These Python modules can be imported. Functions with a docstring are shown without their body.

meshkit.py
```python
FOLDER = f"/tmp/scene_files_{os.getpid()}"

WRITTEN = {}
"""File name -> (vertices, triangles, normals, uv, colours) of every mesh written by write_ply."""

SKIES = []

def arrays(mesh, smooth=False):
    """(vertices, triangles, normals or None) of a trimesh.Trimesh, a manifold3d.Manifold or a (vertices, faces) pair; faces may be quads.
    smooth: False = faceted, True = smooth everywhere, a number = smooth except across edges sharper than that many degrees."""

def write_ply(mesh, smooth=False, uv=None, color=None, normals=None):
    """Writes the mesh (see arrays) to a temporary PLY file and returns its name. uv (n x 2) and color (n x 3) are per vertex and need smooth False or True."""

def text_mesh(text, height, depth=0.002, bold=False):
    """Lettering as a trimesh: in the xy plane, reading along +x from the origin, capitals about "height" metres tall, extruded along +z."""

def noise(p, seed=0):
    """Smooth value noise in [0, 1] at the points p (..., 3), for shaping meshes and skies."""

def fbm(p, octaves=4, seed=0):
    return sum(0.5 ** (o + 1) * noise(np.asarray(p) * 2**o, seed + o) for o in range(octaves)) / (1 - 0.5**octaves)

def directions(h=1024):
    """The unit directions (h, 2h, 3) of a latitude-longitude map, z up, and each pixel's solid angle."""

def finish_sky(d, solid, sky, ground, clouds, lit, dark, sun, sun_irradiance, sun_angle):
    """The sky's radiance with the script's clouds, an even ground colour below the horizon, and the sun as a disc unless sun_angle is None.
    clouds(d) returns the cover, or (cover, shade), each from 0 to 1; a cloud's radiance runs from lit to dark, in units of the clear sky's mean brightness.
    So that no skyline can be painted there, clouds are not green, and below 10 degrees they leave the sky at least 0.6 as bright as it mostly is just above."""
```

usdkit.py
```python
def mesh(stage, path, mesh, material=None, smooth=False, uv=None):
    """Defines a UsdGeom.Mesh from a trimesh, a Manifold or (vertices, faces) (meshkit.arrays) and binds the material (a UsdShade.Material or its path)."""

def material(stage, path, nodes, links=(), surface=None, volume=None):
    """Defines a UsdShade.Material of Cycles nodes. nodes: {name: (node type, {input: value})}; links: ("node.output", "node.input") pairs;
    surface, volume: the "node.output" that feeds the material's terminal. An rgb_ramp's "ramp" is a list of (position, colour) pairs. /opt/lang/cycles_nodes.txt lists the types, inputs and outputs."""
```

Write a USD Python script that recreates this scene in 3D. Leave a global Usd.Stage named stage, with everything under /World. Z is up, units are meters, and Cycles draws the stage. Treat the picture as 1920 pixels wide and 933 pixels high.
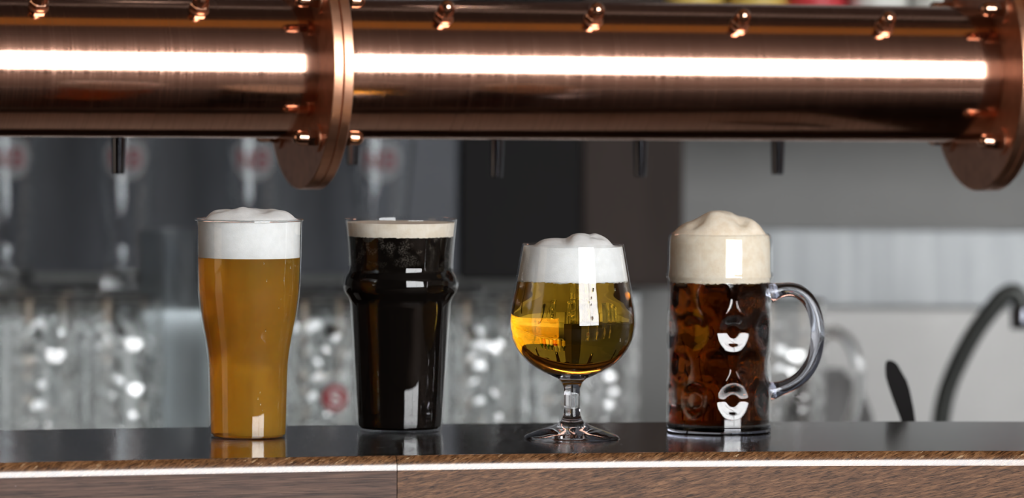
import math
import numpy as np, trimesh, manifold3d as m3
from scipy.interpolate import PchipInterpolator, CubicSpline
from pxr import Usd, UsdGeom, UsdShade, Sdf, Gf
import usdkit, meshkit

stage = Usd.Stage.CreateInMemory()
UsdGeom.SetStageUpAxis(stage, 'Z')
UsdGeom.SetStageMetersPerUnit(stage, 1.0)
UsdGeom.Xform.Define(stage, '/World')
UsdGeom.Scope.Define(stage, '/World/Looks')
rng = np.random.default_rng(7)

# ------------------------------------------------------------------ camera
F = 10700.0                      # focal length in pixels of the 1920 px frame (a long lens)
TOP = 1.10                       # height of the bar top
CAM = np.array([0.0, -4.65, TOP + 0.339])
PITCH, ROLL = math.atan((466.5 - 40) / F), math.radians(0.35)
fwd = np.array([0, math.cos(PITCH), -math.sin(PITCH)])
r0, u0 = np.array([1.0, 0, 0]), np.array([0, math.sin(PITCH), math.cos(PITCH)])
RIGHT = r0 * math.cos(ROLL) + u0 * math.sin(ROLL)
UP = u0 * math.cos(ROLL) - r0 * math.sin(ROLL)
cam = UsdGeom.Camera.Define(stage, '/World/camera')
M = np.eye(4); M[0, :3], M[1, :3], M[2, :3], M[3, :3] = RIGHT, UP, -fwd, CAM
cam.AddTransformOp().Set(Gf.Matrix4d(*M.ravel().tolist()))
cam.CreateHorizontalApertureAttr(36.0)
cam.CreateVerticalApertureAttr(36.0 * 933 / 1920)
cam.CreateFocalLengthAttr(36.0 * F / 1920)
cam.CreateClippingRangeAttr(Gf.Vec2f(0.05, 200))
cam.CreateFStopAttr(5.9)
cam.CreateFocusDistanceAttr(4.55)
cam.CreateExposureAttr(0.08)
WINDOW_L = 12.3                   # radiance of the daylight panes behind the camera
SIDE_L = 1.1                    # the weaker, warmer pane on the left
SPOT_L = 260.0                   # small halogen spots over the back bar
STRIP_L = 17.0                    # light strip under the glass shelf
LAMP_L = 0.22                    # warm strip lamp over the bar


def ray(px, py):
    return fwd + (px - 960) / F * RIGHT - (py - 466.5) / F * UP


def at_depth(px, py, d):
    return CAM + d * ray(px, py)


def at_z(px, py, z):
    r = ray(px, py)
    return CAM + r * ((z - CAM[2]) / r[2])


# ------------------------------------------------------------------ scene helpers
used = {}


def numbered(parent, name):
    k = used.get((parent, name), 0)
    used[(parent, name)] = k + 1
    return f'{parent}/{name}' + (f'_{k:03d}' if k else '')


def tag(p, label=None, cat=None, group=None, kind=None):
    p = p.GetPrim() if hasattr(p, 'GetPrim') else p
    for k, v in (('label', label), ('category', cat), ('group', group), ('kind', kind)):
        if v:
            p.SetCustomDataByKey(k, v)
    return p


def thing(name, label, cat, loc=(0, 0, 0), group=None, matrix=None, rz=0):
    x = UsdGeom.Xform.Define(stage, numbered('/World', name))
    if matrix is not None:
        x.AddTransformOp().Set(Gf.Matrix4d(*np.asarray(matrix, float).ravel().tolist()))
    else:
        x.AddTranslateOp().Set(Gf.Vec3d(*map(float, loc)))
        if rz:
            x.AddRotateZOp().Set(float(rz))
    tag(x, label, cat, group)
    return x.GetPrim()


def part(name, mesh, mat, parent, smooth=35, label=None, kind=None):
    m = usdkit.mesh(stage, numbered(str(parent.GetPath()), name), mesh, MAT[mat], smooth)
    return tag(m, label, kind=kind)


def holder(name, parent, label=None):
    x = UsdGeom.Xform.Define(stage, numbered(str(parent.GetPath()), name))
    return tag(x, label)


def struct(name, mesh, mat, label, smooth=False):
    m = usdkit.mesh(stage, numbered('/World', name), mesh, MAT[mat], smooth)
    return tag(m, label, kind='structure')


def solo(name, mesh, mat, label, cat, smooth=35, group=None):
    m = usdkit.mesh(stage, numbered('/World', name), mesh, MAT[mat], smooth)
    return tag(m, label, cat, group)


def copy_of(root, loc, label, rz=0, group=None):
    was = root.GetCustomData()
    r = thing(root.GetName().rstrip('0123456789').rstrip('_'), label, was['category'], loc, group or was.get('group'), rz=rz)
    r.GetReferences().AddInternalReference(root.GetPath())
    r.SetInstanceable(True)
    tag(r, label, was['category'], group or was.get('group'))
    return r


# ------------------------------------------------------------------ mesh helpers
def box(x0, x1, y0, y1, z0, z1, bevel=0.0):
    if bevel <= 0:
        m = trimesh.creation.box([x1 - x0, y1 - y0, z1 - z0])
        m.apply_translation([(x0 + x1) / 2, (y0 + y1) / 2, (z0 + z1) / 2])
        return m
    b = bevel
    pts = []
    for sx in (x0, x1):
        for sy in (y0, y1):
            for sz in (z0, z1):
                ix, iy, iz = (b if sx == x0 else -b), (b if sy == y0 else -b), (b if sz == z0 else -b)
                pts += [(sx, sy + iy, sz + iz), (sx + ix, sy, sz + iz), (sx + ix, sy + iy, sz)]
    return trimesh.convex.convex_hull(np.array(pts))


def join(*ms):
    return trimesh.util.concatenate(list(ms))


def lathe(prof, seg=96, disp=None):
    """Surface of revolution about z of (r, z) points; disp(theta, z, r) shifts the radius."""
    th = np.arange(seg) * 2 * np.pi / seg
    v, idx = [], []
    n = 0
    for k, (r, z, *fl) in enumerate(prof):
        if r < 1e-7:
            v.append([[0, 0, z]]); idx.append(np.full(seg, n)); n += 1
        else:
            rr = np.full(seg, r)
            if disp is not None:
                rr = rr - disp(th, z, fl[0] if fl else 1.0)
            v.append(np.stack([rr * np.cos(th), rr * np.sin(th), np.full(seg, z)], 1))
            idx.append(np.arange(n, n + seg)); n += seg
    v = np.vstack(v)
    f = []
    for a, b in zip(idx[:-1], idx[1:]):
        a2, b2 = np.roll(a, -1), np.roll(b, -1)
        f.append(np.stack([a, a2, b2], 1)); f.append(np.stack([a, b2, b], 1))
    f = np.vstack(f)
    f = f[(f[:, 0] != f[:, 1]) & (f[:, 1] != f[:, 2]) & (f[:, 0] != f[:, 2])]
    m = trimesh.Trimesh(v, f, process=False)
    if m.volume < 0:
        m.invert()
    return m


def tube(path, radius, sides=20, flat=(1.0, 1.0), caps=True):
    p = np.asarray(path, float)
    rad = np.broadcast_to(np.asarray(radius, float), (len(p),))
    t = np.gradient(p, axis=0); t /= np.linalg.norm(t, axis=1, keepdims=True)
    up = np.array([0, 1.0, 0]) if abs(t[0][1]) < 0.8 else np.array([0, 0, 1.0])
    a = np.cross(t, up); a /= np.linalg.norm(a, axis=1, keepdims=True)
    b = np.cross(a, t)
    ang = np.arange(sides) * 2 * np.pi / sides
    v = p[:, None] + rad[:, None, None] * (flat[0] * np.cos(ang)[None, :, None] * a[:, None] + flat[1] * np.sin(ang)[None, :, None] * b[:, None])
    i, j = np.meshgrid(np.arange(len(p) - 1), np.arange(sides), indexing='ij')
    A, B = i * sides + j, i * sides + (j + 1) % sides
    f = np.vstack([np.stack([A, B, B + sides], -1).reshape(-1, 3), np.stack([A, B + sides, A + sides], -1).reshape(-1, 3)])
    v = v.reshape(-1, 3)
    if caps:
        n = len(v)
        v = np.vstack([v, p[0], p[-1]])
        k = np.arange(sides); k2 = (k + 1) % sides; e = (len(p) - 1) * sides
        f = np.vstack([f, np.stack([k2, k, np.full(sides, n)], 1), np.stack([e + k, e + k2, np.full(sides, n + 1)], 1)])
    m = trimesh.Trimesh(v, f, process=False)
    if m.volume < 0:
        m.invert()
    return m


def spline(pts, n=60):
    p = np.asarray(pts, float)
    s = np.r_[0, np.cumsum(np.linalg.norm(np.diff(p, axis=0), axis=1))]
    return CubicSpline(s, p)(np.linspace(0, s[-1], n))


def place(mesh, origin, axis, ref=(0, 0, 1.0)):
    """Copy of a mesh whose +z is turned to axis and whose origin is moved."""
    a = np.asarray(axis, float); a = a / np.linalg.norm(a)
    x = np.cross(ref, a)
    if np.linalg.norm(x) < 1e-6:
        x = np.cross((1.0, 0, 0), a)
    x /= np.linalg.norm(x)
    T = np.eye(4); T[:3, 0], T[:3, 1], T[:3, 2], T[:3, 3] = x, np.cross(a, x), a, origin
    m = mesh.copy(); m.apply_transform(T)
    return m


def moved(mesh, d):
    m = mesh.copy(); m.apply_translation(d); return m


# ------------------------------------------------------------------ materials
MAT = {}


def mat(name, nodes, links=(), surface='p.BSDF', volume=None):
    MAT[name] = usdkit.material(stage, '/World/Looks/' + name, nodes, links, surface, volume)


def plain(name, col, rough=0.5, metal=0.0, **kw):
    mat(name, {'p': ('principled_bsdf', {'base_color': col, 'roughness': rough, 'metallic': metal, **kw})})


def speckled(name, a, b, scale, rough=0.6, stretch=(1, 1, 1), detail=4, lo=0.35, hi=0.65, bump=0.0, metal=0.0, space='object', **kw):
    src = ('texture_coordinate', {}) if space == 'object' else ('geometry', {})
    out = 'src.object' if space == 'object' else 'src.position'
    nodes = {'src': src, 'mp': ('mapping', {'scale': stretch}),
             'n': ('noise_texture', {'scale': scale, 'detail': detail, 'roughness': 0.6}),
             'r': ('rgb_ramp', {'ramp': [(lo, a), (hi, b)]}),
             'p': ('principled_bsdf', {'roughness': rough, 'metallic': metal, **kw})}
    links = [(out, 'mp.vector'), ('mp.vector', 'n.vector'), ('n.fac', 'r.fac'), ('r.color', 'p.base_color')]
    if bump:
        nodes['bm'] = ('bump', {'strength': bump, 'distance': 0.001})
        links += [('n.fac', 'bm.height'), ('bm.normal', 'p.normal')]
    mat(name, nodes, links)


def copper(name, col, rough, streak=(700, 9, 9), amount=0.10):
    mat(name, {'t': ('texture_coordinate', {}), 'mp': ('mapping', {'scale': streak}),
               'n': ('noise_texture', {'scale': 1.0, 'detail': 3, 'roughness': 0.7}),
               'n2': ('noise_texture', {'scale': 14.0, 'detail': 5, 'roughness': 0.65}),
               'rr': ('map_range', {'from_min': 0.3, 'from_max': 0.7, 'to_min': rough - amount / 2, 'to_max': rough + amount / 2}),
               'c': ('rgb_ramp', {'ramp': [(0.3, tuple(0.86 * x for x in col)), (0.7, col)]}),
               'p': ('principled_bsdf', {'metallic': 1.0, 'anisotropic': 0.0})},
        [('t.object', 'mp.vector'), ('mp.vector', 'n.vector'), ('t.object', 'n2.vector'), ('n.fac', 'rr.value'),
         ('rr.result', 'p.roughness'), ('n2.fac', 'c.fac'), ('c.color', 'p.base_color')])


copper('copper_brushed', (0.78, 0.44, 0.32), 0.14)
copper('copper_flange', (0.84, 0.43, 0.27), 0.33, streak=(8, 40, 40), amount=0.06)
copper('copper_polished', (0.95, 0.52, 0.35), 0.16, streak=(60, 60, 60), amount=0.05)
copper('chrome', (0.13, 0.135, 0.155), 0.08, streak=(90, 90, 8), amount=0.03)
plain('black_plastic', (0.010, 0.009, 0.009), 0.5, specular_ior_level=0.06)


def thin_glass(name, ior=1.55, tint=(0.985, 0.99, 0.99), rough=0.0):
    mat(name, {'f': ('fresnel', {'IOR': ior}), 'g': ('geometry', {}),
               'inv': ('math', {'math_type': 'subtract', 'value1': 1.0}),
               'm': ('math', {'math_type': 'multiply'}),
               't': ('transparent_bsdf', {'color': tint}), 'gl': ('glossy_bsdf', {'color': (1, 1, 1), 'roughness': rough}),
               'x': ('mix_closure', {})},
        [('g.backfacing', 'inv.value2'), ('f.fac', 'm.value1'), ('inv.value', 'm.value2'), ('m.value', 'x.fac'),
         ('t.BSDF', 'x.closure1'), ('gl.BSDF', 'x.closure2')], surface='x.closure')


def glass(name, col=(1, 1, 1), ior=1.5, rough=0.0, absorb=None, density=1.0):
    nodes = {'g': ('glass_bsdf', {'color': col, 'IOR': ior, 'roughness': rough})}
    if absorb is not None:
        nodes['a'] = ('absorption_volume', {'color': absorb, 'density': density})
    mat(name, nodes, surface='g.BSDF', volume='a.volume' if absorb is not None else None)


thin_glass('glass_wall')
glass('clear_glass', (0.97, 0.98, 0.985))
glass('stem_glass', (0.985, 0.985, 1.0), 1.40)
glass('logo_glass', (0.96, 0.97, 0.975), 1.38)
glass('lilac_glass', (0.93, 0.94, 0.99), 1.47)
glass('smoked_glass', (0.86, 0.88, 0.89), 1.35, 0.22)
glass('rack_glass', (0.985, 0.99, 0.99), 1.9, 0.0)
glass('lager', (1, 1, 1), 1.34, 0.0, (0.965, 0.80, 0.05), 38.0)
glass('dark_amber_beer', (1, 1, 1), 1.36, 0.0, (0.74, 0.52, 0.13), 107.0)
mat('wheat_beer', {'t': ('texture_coordinate', {}),
                   'n': ('noise_texture', {'scale': 28.0, 'detail': 3, 'roughness': 0.5}),
                   'r': ('rgb_ramp', {'ramp': [(0.3, (0.40, 0.175, 0.018)), (0.7, (0.49, 0.215, 0.025))]}),
                   's': ('principled_bsdf', {'roughness': 0.35, 'ior': 1.34, 'subsurface_weight': 0.6, 'subsurface_scale': 0.02,
                                             'subsurface_radius': (1.0, 0.45, 0.08), 'specular_ior_level': 0.1}),
                   'g': ('glass_bsdf', {'color': (0.96, 0.65, 0.15), 'IOR': 1.34, 'roughness': 0.15}),
                   'x': ('mix_closure', {'fac': 0.5})},
    [('t.object', 'n.vector'), ('n.fac', 'r.fac'), ('r.color', 's.base_color'), ('s.BSDF', 'x.closure1'), ('g.BSDF', 'x.closure2')],
    surface='x.closure')
# stout, with the lacy film of foam clinging to the glass just under the head
mat('stout_beer', {'t': ('texture_coordinate', {}), 'sx': ('separate_xyz', {}),
                   'n': ('noise_texture', {'scale': 95.0, 'detail': 2, 'roughness': 0.5}),
                   'v': ('noise_texture', {'scale': 900.0, 'detail': 2, 'roughness': 0.6}),
                   'z': ('map_range', {'from_min': 0.130, 'from_max': 0.162, 'to_min': 0.0, 'to_max': 1.0, 'clamp': True}),
                   'a': ('map_range', {'from_min': 0.50, 'from_max': 0.60, 'to_min': 0.0, 'to_max': 1.0, 'clamp': True}),
                   'b': ('map_range', {'from_min': 0.45, 'from_max': 0.60, 'to_min': 0.0, 'to_max': 1.0, 'clamp': True}),
                   'm1': ('math', {'math_type': 'multiply'}), 'm2': ('math', {'math_type': 'multiply'}),
                   'c': ('mix', {'color1': (0.004, 0.003, 0.0025), 'color2': (0.10, 0.085, 0.07)}),
                   'p': ('principled_bsdf', {'roughness': 0.5, 'specular_ior_level': 0.0})},
    [('t.object', 'n.vector'), ('t.object', 'v.vector'), ('t.object', 'sx.vector'), ('sx.z', 'z.value'), ('n.fac', 'a.value'), ('v.fac', 'b.value'),
     ('a.result', 'm1.value1'), ('b.result', 'm1.value2'), ('m1.value', 'm2.value1'), ('z.result', 'm2.value2'), ('m2.value', 'c.fac'), ('c.color', 'p.base_color')])


def foam(name, a, b):
    mat(name, {'t': ('texture_coordinate', {}), 'n': ('noise_texture', {'scale': 120.0, 'detail': 4, 'roughness': 0.6}),
               'v': ('voronoi_texture', {'scale': 900.0}),
               'r': ('rgb_ramp', {'ramp': [(0.35, a), (0.6, b)]}),
               'bm': ('bump', {'strength': 0.25, 'distance': 0.0006}),
               'p': ('principled_bsdf', {'roughness': 0.8, 'specular_ior_level': 0.15, 'subsurface_weight': 0.25, 'subsurface_scale': 0.004,
                                         'subsurface_radius': (1.0, 0.9, 0.8)})},
        [('t.object', 'n.vector'), ('t.object', 'v.vector'), ('n.fac', 'r.fac'), ('v.distance', 'bm.height'), ('bm.normal', 'p.normal'), ('r.color', 'p.base_color')])


foam('white_foam', (0.86, 0.86, 0.84), (0.92, 0.92, 0.905))
foam('tan_foam', (0.80, 0.68, 0.53), (0.88, 0.78, 0.65))
foam('cream_foam', (0.83, 0.69, 0.52), (0.90, 0.79, 0.64))


def wood(name, dark, mid, light, along, across, rough, coat=0.0, spec=0.5, flecks=True, rot=0.0, bump=0.25, fleck_col=(0.42, 0.36, 0.33), fleck_at=0.69, fleck_scale=3.2, yaw=19, flat_board=False):
    nodes = {'g': ('geometry', {}), 'mp0': ('mapping', {'rotation': (0, rot, -math.radians(yaw))}),
             'mp': ('mapping', {'scale': (along, across if flat_board else along, across)}),
             'n': ('noise_texture', {'scale': 1.0, 'detail': 6, 'roughness': 0.65, 'distortion': 0.6}),
             'mp2': ('mapping', {'scale': (along * 2.2, across * 2.6 if flat_board else along, across * 2.6)}),
             'n2': ('noise_texture', {'scale': 1.0, 'detail': 3, 'roughness': 0.6}),
             'r': ('rgb_ramp', {'ramp': [(0.28, dark), (0.5, mid), (0.72, light)]}),
             'pores': ('rgb_ramp', {'ramp': [(0.36, (0.35, 0.35, 0.35)), (0.48, (1, 1, 1))]}),
             'mul': ('mix_color', {'blend_type': 'multiply', 'fac': 1.0}),
             'mp3': ('mapping', {'scale': (38, 38, 190)}),
             'n3': ('noise_texture', {'scale': fleck_scale, 'detail': 5, 'roughness': 0.75}),
             'fl': ('rgb_ramp', {'ramp': [(fleck_at, (0, 0, 0)), (fleck_at + 0.04, (1, 1, 1))]}),
             'fm': ('mix', {'color2': fleck_col}),
             'bm': ('bump', {'strength': bump, 'distance': 0.0006}),
             'p': ('principled_bsdf', {'roughness': rough, 'coat_weight': coat, 'coat_roughness': 0.12, 'specular_ior_level': spec})}
    links = [('g.position', 'mp0.vector'), ('mp0.vector', 'mp.vector'), ('mp.vector', 'n.vector'), ('mp0.vector', 'mp2.vector'), ('mp2.vector', 'n2.vector'),
             ('n.fac', 'r.fac'), ('n2.fac', 'pores.fac'), ('r.color', 'mul.a'), ('pores.color', 'mul.b'),
             ('mp0.vector', 'mp3.vector'), ('mp3.vector', 'n3.vector'), ('n3.fac', 'fl.fac'),
             ('mul.result', 'fm.color1'), ('n2.fac', 'bm.height'), ('bm.normal', 'p.normal')]
    if flecks:
        links += [('fl.color', 'fm.fac'), ('fm.color', 'p.base_color')]
    else:
        links += [('mul.result', 'p.base_color')]
    mat(name, nodes, links)


wood('edge_oak_left', (0.030, 0.016, 0.011), (0.105, 0.055, 0.038), (0.19, 0.105, 0.07), 14, 480, 0.5, rot=0.015, spec=0.3, yaw=23)
wood('edge_oak_right', (0.036, 0.017, 0.008), (0.15, 0.070, 0.034), (0.30, 0.150, 0.072), 60, 520, 0.5, rot=0.20, spec=0.3, yaw=16)
wood('worn_lip', (0.035, 0.014, 0.006), (0.16, 0.070, 0.026), (0.36, 0.19, 0.09), 90, 420, 0.20, rot=0.45, spec=0.7, coat=0.6, bump=0.06, fleck_col=(0.50, 0.34, 0.20), fleck_at=0.62, fleck_scale=1.6)
wood('black_varnish', (0.014, 0.009, 0.007), (0.028, 0.017, 0.013), (0.048, 0.030, 0.023), 7, 190, 0.13, flecks=False, flat_board=True, spec=0.5, bump=0.05, coat=0.9)
speckled('bar_panel', (0.03, 0.018, 0.012), (0.07, 0.042, 0.03), 6, 0.5, (1, 1, 0.1), space='position')
speckled('floor_wood', (0.042, 0.027, 0.019), (0.075, 0.049, 0.036), 3, 0.8, (0.6, 6, 1), space='position', specular_ior_level=0.1)
speckled('room_brown', (0.075, 0.048, 0.037), (0.11, 0.072, 0.054), 2, 0.8, space='position')
speckled('ceiling_paint', (0.045, 0.032, 0.026), (0.06, 0.042, 0.034), 2, 0.9, space='position')
speckled('grey_plaster', (0.19, 0.19, 0.186), (0.22, 0.22, 0.215), 3, 0.8, space='position')
speckled('steel_brushed', (0.27, 0.29, 0.30), (0.40, 0.42, 0.43), 6, 0.42, (8, 8, 0.5), metal=0.35, space='position')
speckled('steel_plain', (0.47, 0.47, 0.46), (0.53, 0.53, 0.52), 4, 0.5, (1, 1, 1), metal=0.1, space='position')
speckled('blue_grey_panel', (0.058, 0.064, 0.078), (0.070, 0.077, 0.092), 3, 0.45, space='position')
plain('black_panel', (0.010, 0.0095, 0.010), 0.6, specular_ior_level=0.12)
speckled('brown_panel', (0.030, 0.022, 0.019), (0.042, 0.031, 0.027), 5, 0.6, (4, 4, 0.6), space='position', specular_ior_level=0.15)
plain('shelf_grey', (0.10, 0.105, 0.11), 0.4)
plain('frame_paint', (0.20, 0.17, 0.15), 0.5)
plain('print_white', (0.75, 0.77, 0.78), 0.6)
mat('print_frost', {'d': ('principled_bsdf', {'base_color': (0.55, 0.57, 0.58), 'roughness': 0.6}), 't': ('transparent_bsdf', {}), 'x': ('mix_closure', {'fac': 0.86})},
    [('d.BSDF', 'x.closure1'), ('t.BSDF', 'x.closure2')], surface='x.closure')
mat('print_red', {'d': ('principled_bsdf', {'base_color': (0.22, 0.015, 0.02), 'roughness': 0.6}), 't': ('transparent_bsdf', {}), 'x': ('mix_closure', {'fac': 0.55})},
    [('d.BSDF', 'x.closure1'), ('t.BSDF', 'x.closure2')], surface='x.closure')
plain('faucet_metal', (0.040, 0.043, 0.040), 0.35, 0.6)
speckled('pale_panel', (0.66, 0.68, 0.68), (0.74, 0.76, 0.755), 4, 0.6, space='position')
plain('dark_stoneware', (0.14, 0.14, 0.14), 0.7)
plain('print_red_solid', (0.32, 0.03, 0.04), 0.6)
for nm, col, st in (('shelf_light', (0.96, 0.99, 1.0), STRIP_L), ('spot_bulb', (1.0, 0.95, 0.88), SPOT_L), ('daylight', (0.985, 0.99, 1.0), WINDOW_L), ('dim_daylight', (1.0, 0.78, 0.58), SIDE_L), ('warm_lamp', (1.0, 0.50, 0.14), LAMP_L)):
    mat(nm, {'e': ('emission', {'color': col, 'strength': st})}, surface='e.emission')

# ------------------------------------------------------------------ the room
X0, X1, Y0, Y1, ZC = -5.0, 8.0, -6.3, 2.10, 5.0


def wall_holes(x0, x1, z0, z1, holes, y0, y1):
    m = m3.Manifold.cube([x1 - x0, y1 - y0, z1 - z0]).translate([x0, y0, z0])
    for a, b, c, d in holes:
        m = m - m3.Manifold.cube([b - a, (y1 - y0) + 0.2, d - c]).translate([a, y0 - 0.1, c])
    k = m.to_mesh()
    return trimesh.Trimesh(k.vert_properties[:, :3], k.tri_verts, process=False)


struct('floor', box(X0, X1, Y0, Y1, -0.1, 0), 'floor_wood', 'brown wooden floor of the bar room')
struct('ceiling', box(X0, X1, Y0, Y1, ZC, ZC + 0.1), 'ceiling_paint', 'dark brown ceiling of the bar room')
struct('wall_back', box(X0 - 0.2, X1 + 0.2, Y1, Y1 + 0.2, -0.1, ZC + 0.1), 'grey_plaster', 'grey back wall behind the bar')
WIN = [(1.35, 7.2, 0.86, 4.65)]
struct('wall_front', wall_holes(X0 - 0.2, X1 + 0.2, -0.1, ZC + 0.1, WIN, Y0 - 0.2, Y0), 'room_brown', 'brown wall behind the camera with tall windows')
SIDE = (-2.9, -0.9, 0.7, 3.2)
sw = wall_holes(-Y1, -Y0, -0.1, ZC + 0.1, [(-SIDE[1], -SIDE[0], SIDE[2], SIDE[3])], X0 - 0.2, X0)
sw.vertices = np.stack([sw.vertices[:, 1], -sw.vertices[:, 0], sw.vertices[:, 2]], 1)
struct('wall_left', sw, 'room_brown', 'brown left wall of the bar room')
struct('wall_right', box(X1, X1 + 0.2, Y0, Y1, -0.1, ZC + 0.1), 'room_brown', 'brown right wall of the bar room')


def window(k, a, b, c, d, glow, label, side=False):
    """Frame, mullions and a bright pane set in its opening."""
    x = UsdGeom.Xform.Define(stage, f'/World/window_{k}')
    tag(x, label, kind='structure')

    def put(m):
        if side:
            m.vertices = np.stack([m.vertices[:, 1] - Y0 + X0, -m.vertices[:, 0], m.vertices[:, 2]], 1)
        return m
    w, y0, y1 = 0.05, Y0 - 0.14, Y0 - 0.06
    fr = join(box(a, b, y0, y1, c, c + w), box(a, b, y0, y1, d - w, d), box(a, a + w, y0, y1, c + w, d - w), box(b - w, b, y0, y1, c + w, d - w))
    if not side:
        fr = join(fr, box(4.08, 4.13, y0, y1, c + w, d - w))
    part('window_frame', put(fr), 'frame_paint', x.GetPrim(), False)
    part('pane', put(box(a + w, b - w, y0 + 0.03, y0 + 0.04, c + w, d - w)), glow, x.GetPrim(), False)


window(1, *WIN[0], 'daylight', 'large bright two-light window behind the camera')
window(2, -SIDE[1], -SIDE[0], SIDE[2], SIDE[3], 'dim_daylight', 'dim warm window in the left wall', side=True)

# ------------------------------------------------------------------ bar counter: an arc with a black top and a worn oak front edge
FRONT = [(0, 867.6), (240, 863.2), (490, 858.7), (740, 853.9), (970, 851.0), (1200, 848.6), (1430, 846.8), (1670, 845.9), (1920, 845.5)]
fp = np.array([at_z(x, y, TOP)[:2] for x, y in FRONT])
cf = np.polyfit(fp[:, 0], fp[:, 1], 3)
xs = np.linspace(fp[0, 0] - 0.02, fp[-1, 0] + 0.02, 61)
curve = np.stack([xs, np.polyval(cf, xs)], 1)
d0, d1 = curve[0] - curve[1], curve[-1] - curve[-2]
curve = np.vstack([curve[0] + d0 / np.linalg.norm(d0) * np.linspace(1.1, 0.05, 22)[:, None], curve, curve[-1] + d1 / np.linalg.norm(d1) * np.linspace(0.05, 1.1, 22)[:, None]])
tg = np.gradient(curve, axis=0); tg /= np.linalg.norm(tg, axis=1, keepdims=True)
nb = np.stack([-tg[:, 1], tg[:, 0]], 1)                       # towards the bartender
jx = at_z(745, 853.8, TOP)[0]
ji = int(np.argmin(abs(curve[:, 0] - jx)))
DEPTH = 0.338


def sweep(profile, i0, i1, trim0=0.0, trim1=0.0):
    """profile: closed list of (depth towards the bartender, z); runs along the curve from i0 to i1."""
    c = curve[i0:i1 + 1].copy(); n = nb[i0:i1 + 1]
    c[0] += tg[i0] * trim0; c[-1] -= tg[i1] * trim1
    P = np.asarray(profile, float); k = len(P)
    v = np.concatenate([np.concatenate([c[:, None, :] + n[:, None, :] * P[None, :, :1], np.broadcast_to(P[None, :, 1:], (len(c), k, 1))], 2).reshape(-1, 3)])
    i, j = np.meshgrid(np.arange(len(c) - 1), np.arange(k), indexing='ij')
    A, B = i * k + j, i * k + (j + 1) % k
    f = np.vstack([np.stack([A, B, B + k], -1).reshape(-1, 3), np.stack([A, B + k, A + k], -1).reshape(-1, 3)])
    from shapely.geometry import Polygon
    pv, pf = trimesh.creation.triangulate_polygon(Polygon(P), engine='earcut')
    ids = np.array([int(np.argmin(np.abs(P - q).sum(1))) for q in pv])
    f = np.vstack([f, ids[pf], ids[pf][:, ::-1] + (len(c) - 1) * k])
    m = trimesh.Trimesh(v, f, process=False)
    trimesh.repair.fix_normals(m)
    return m


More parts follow.
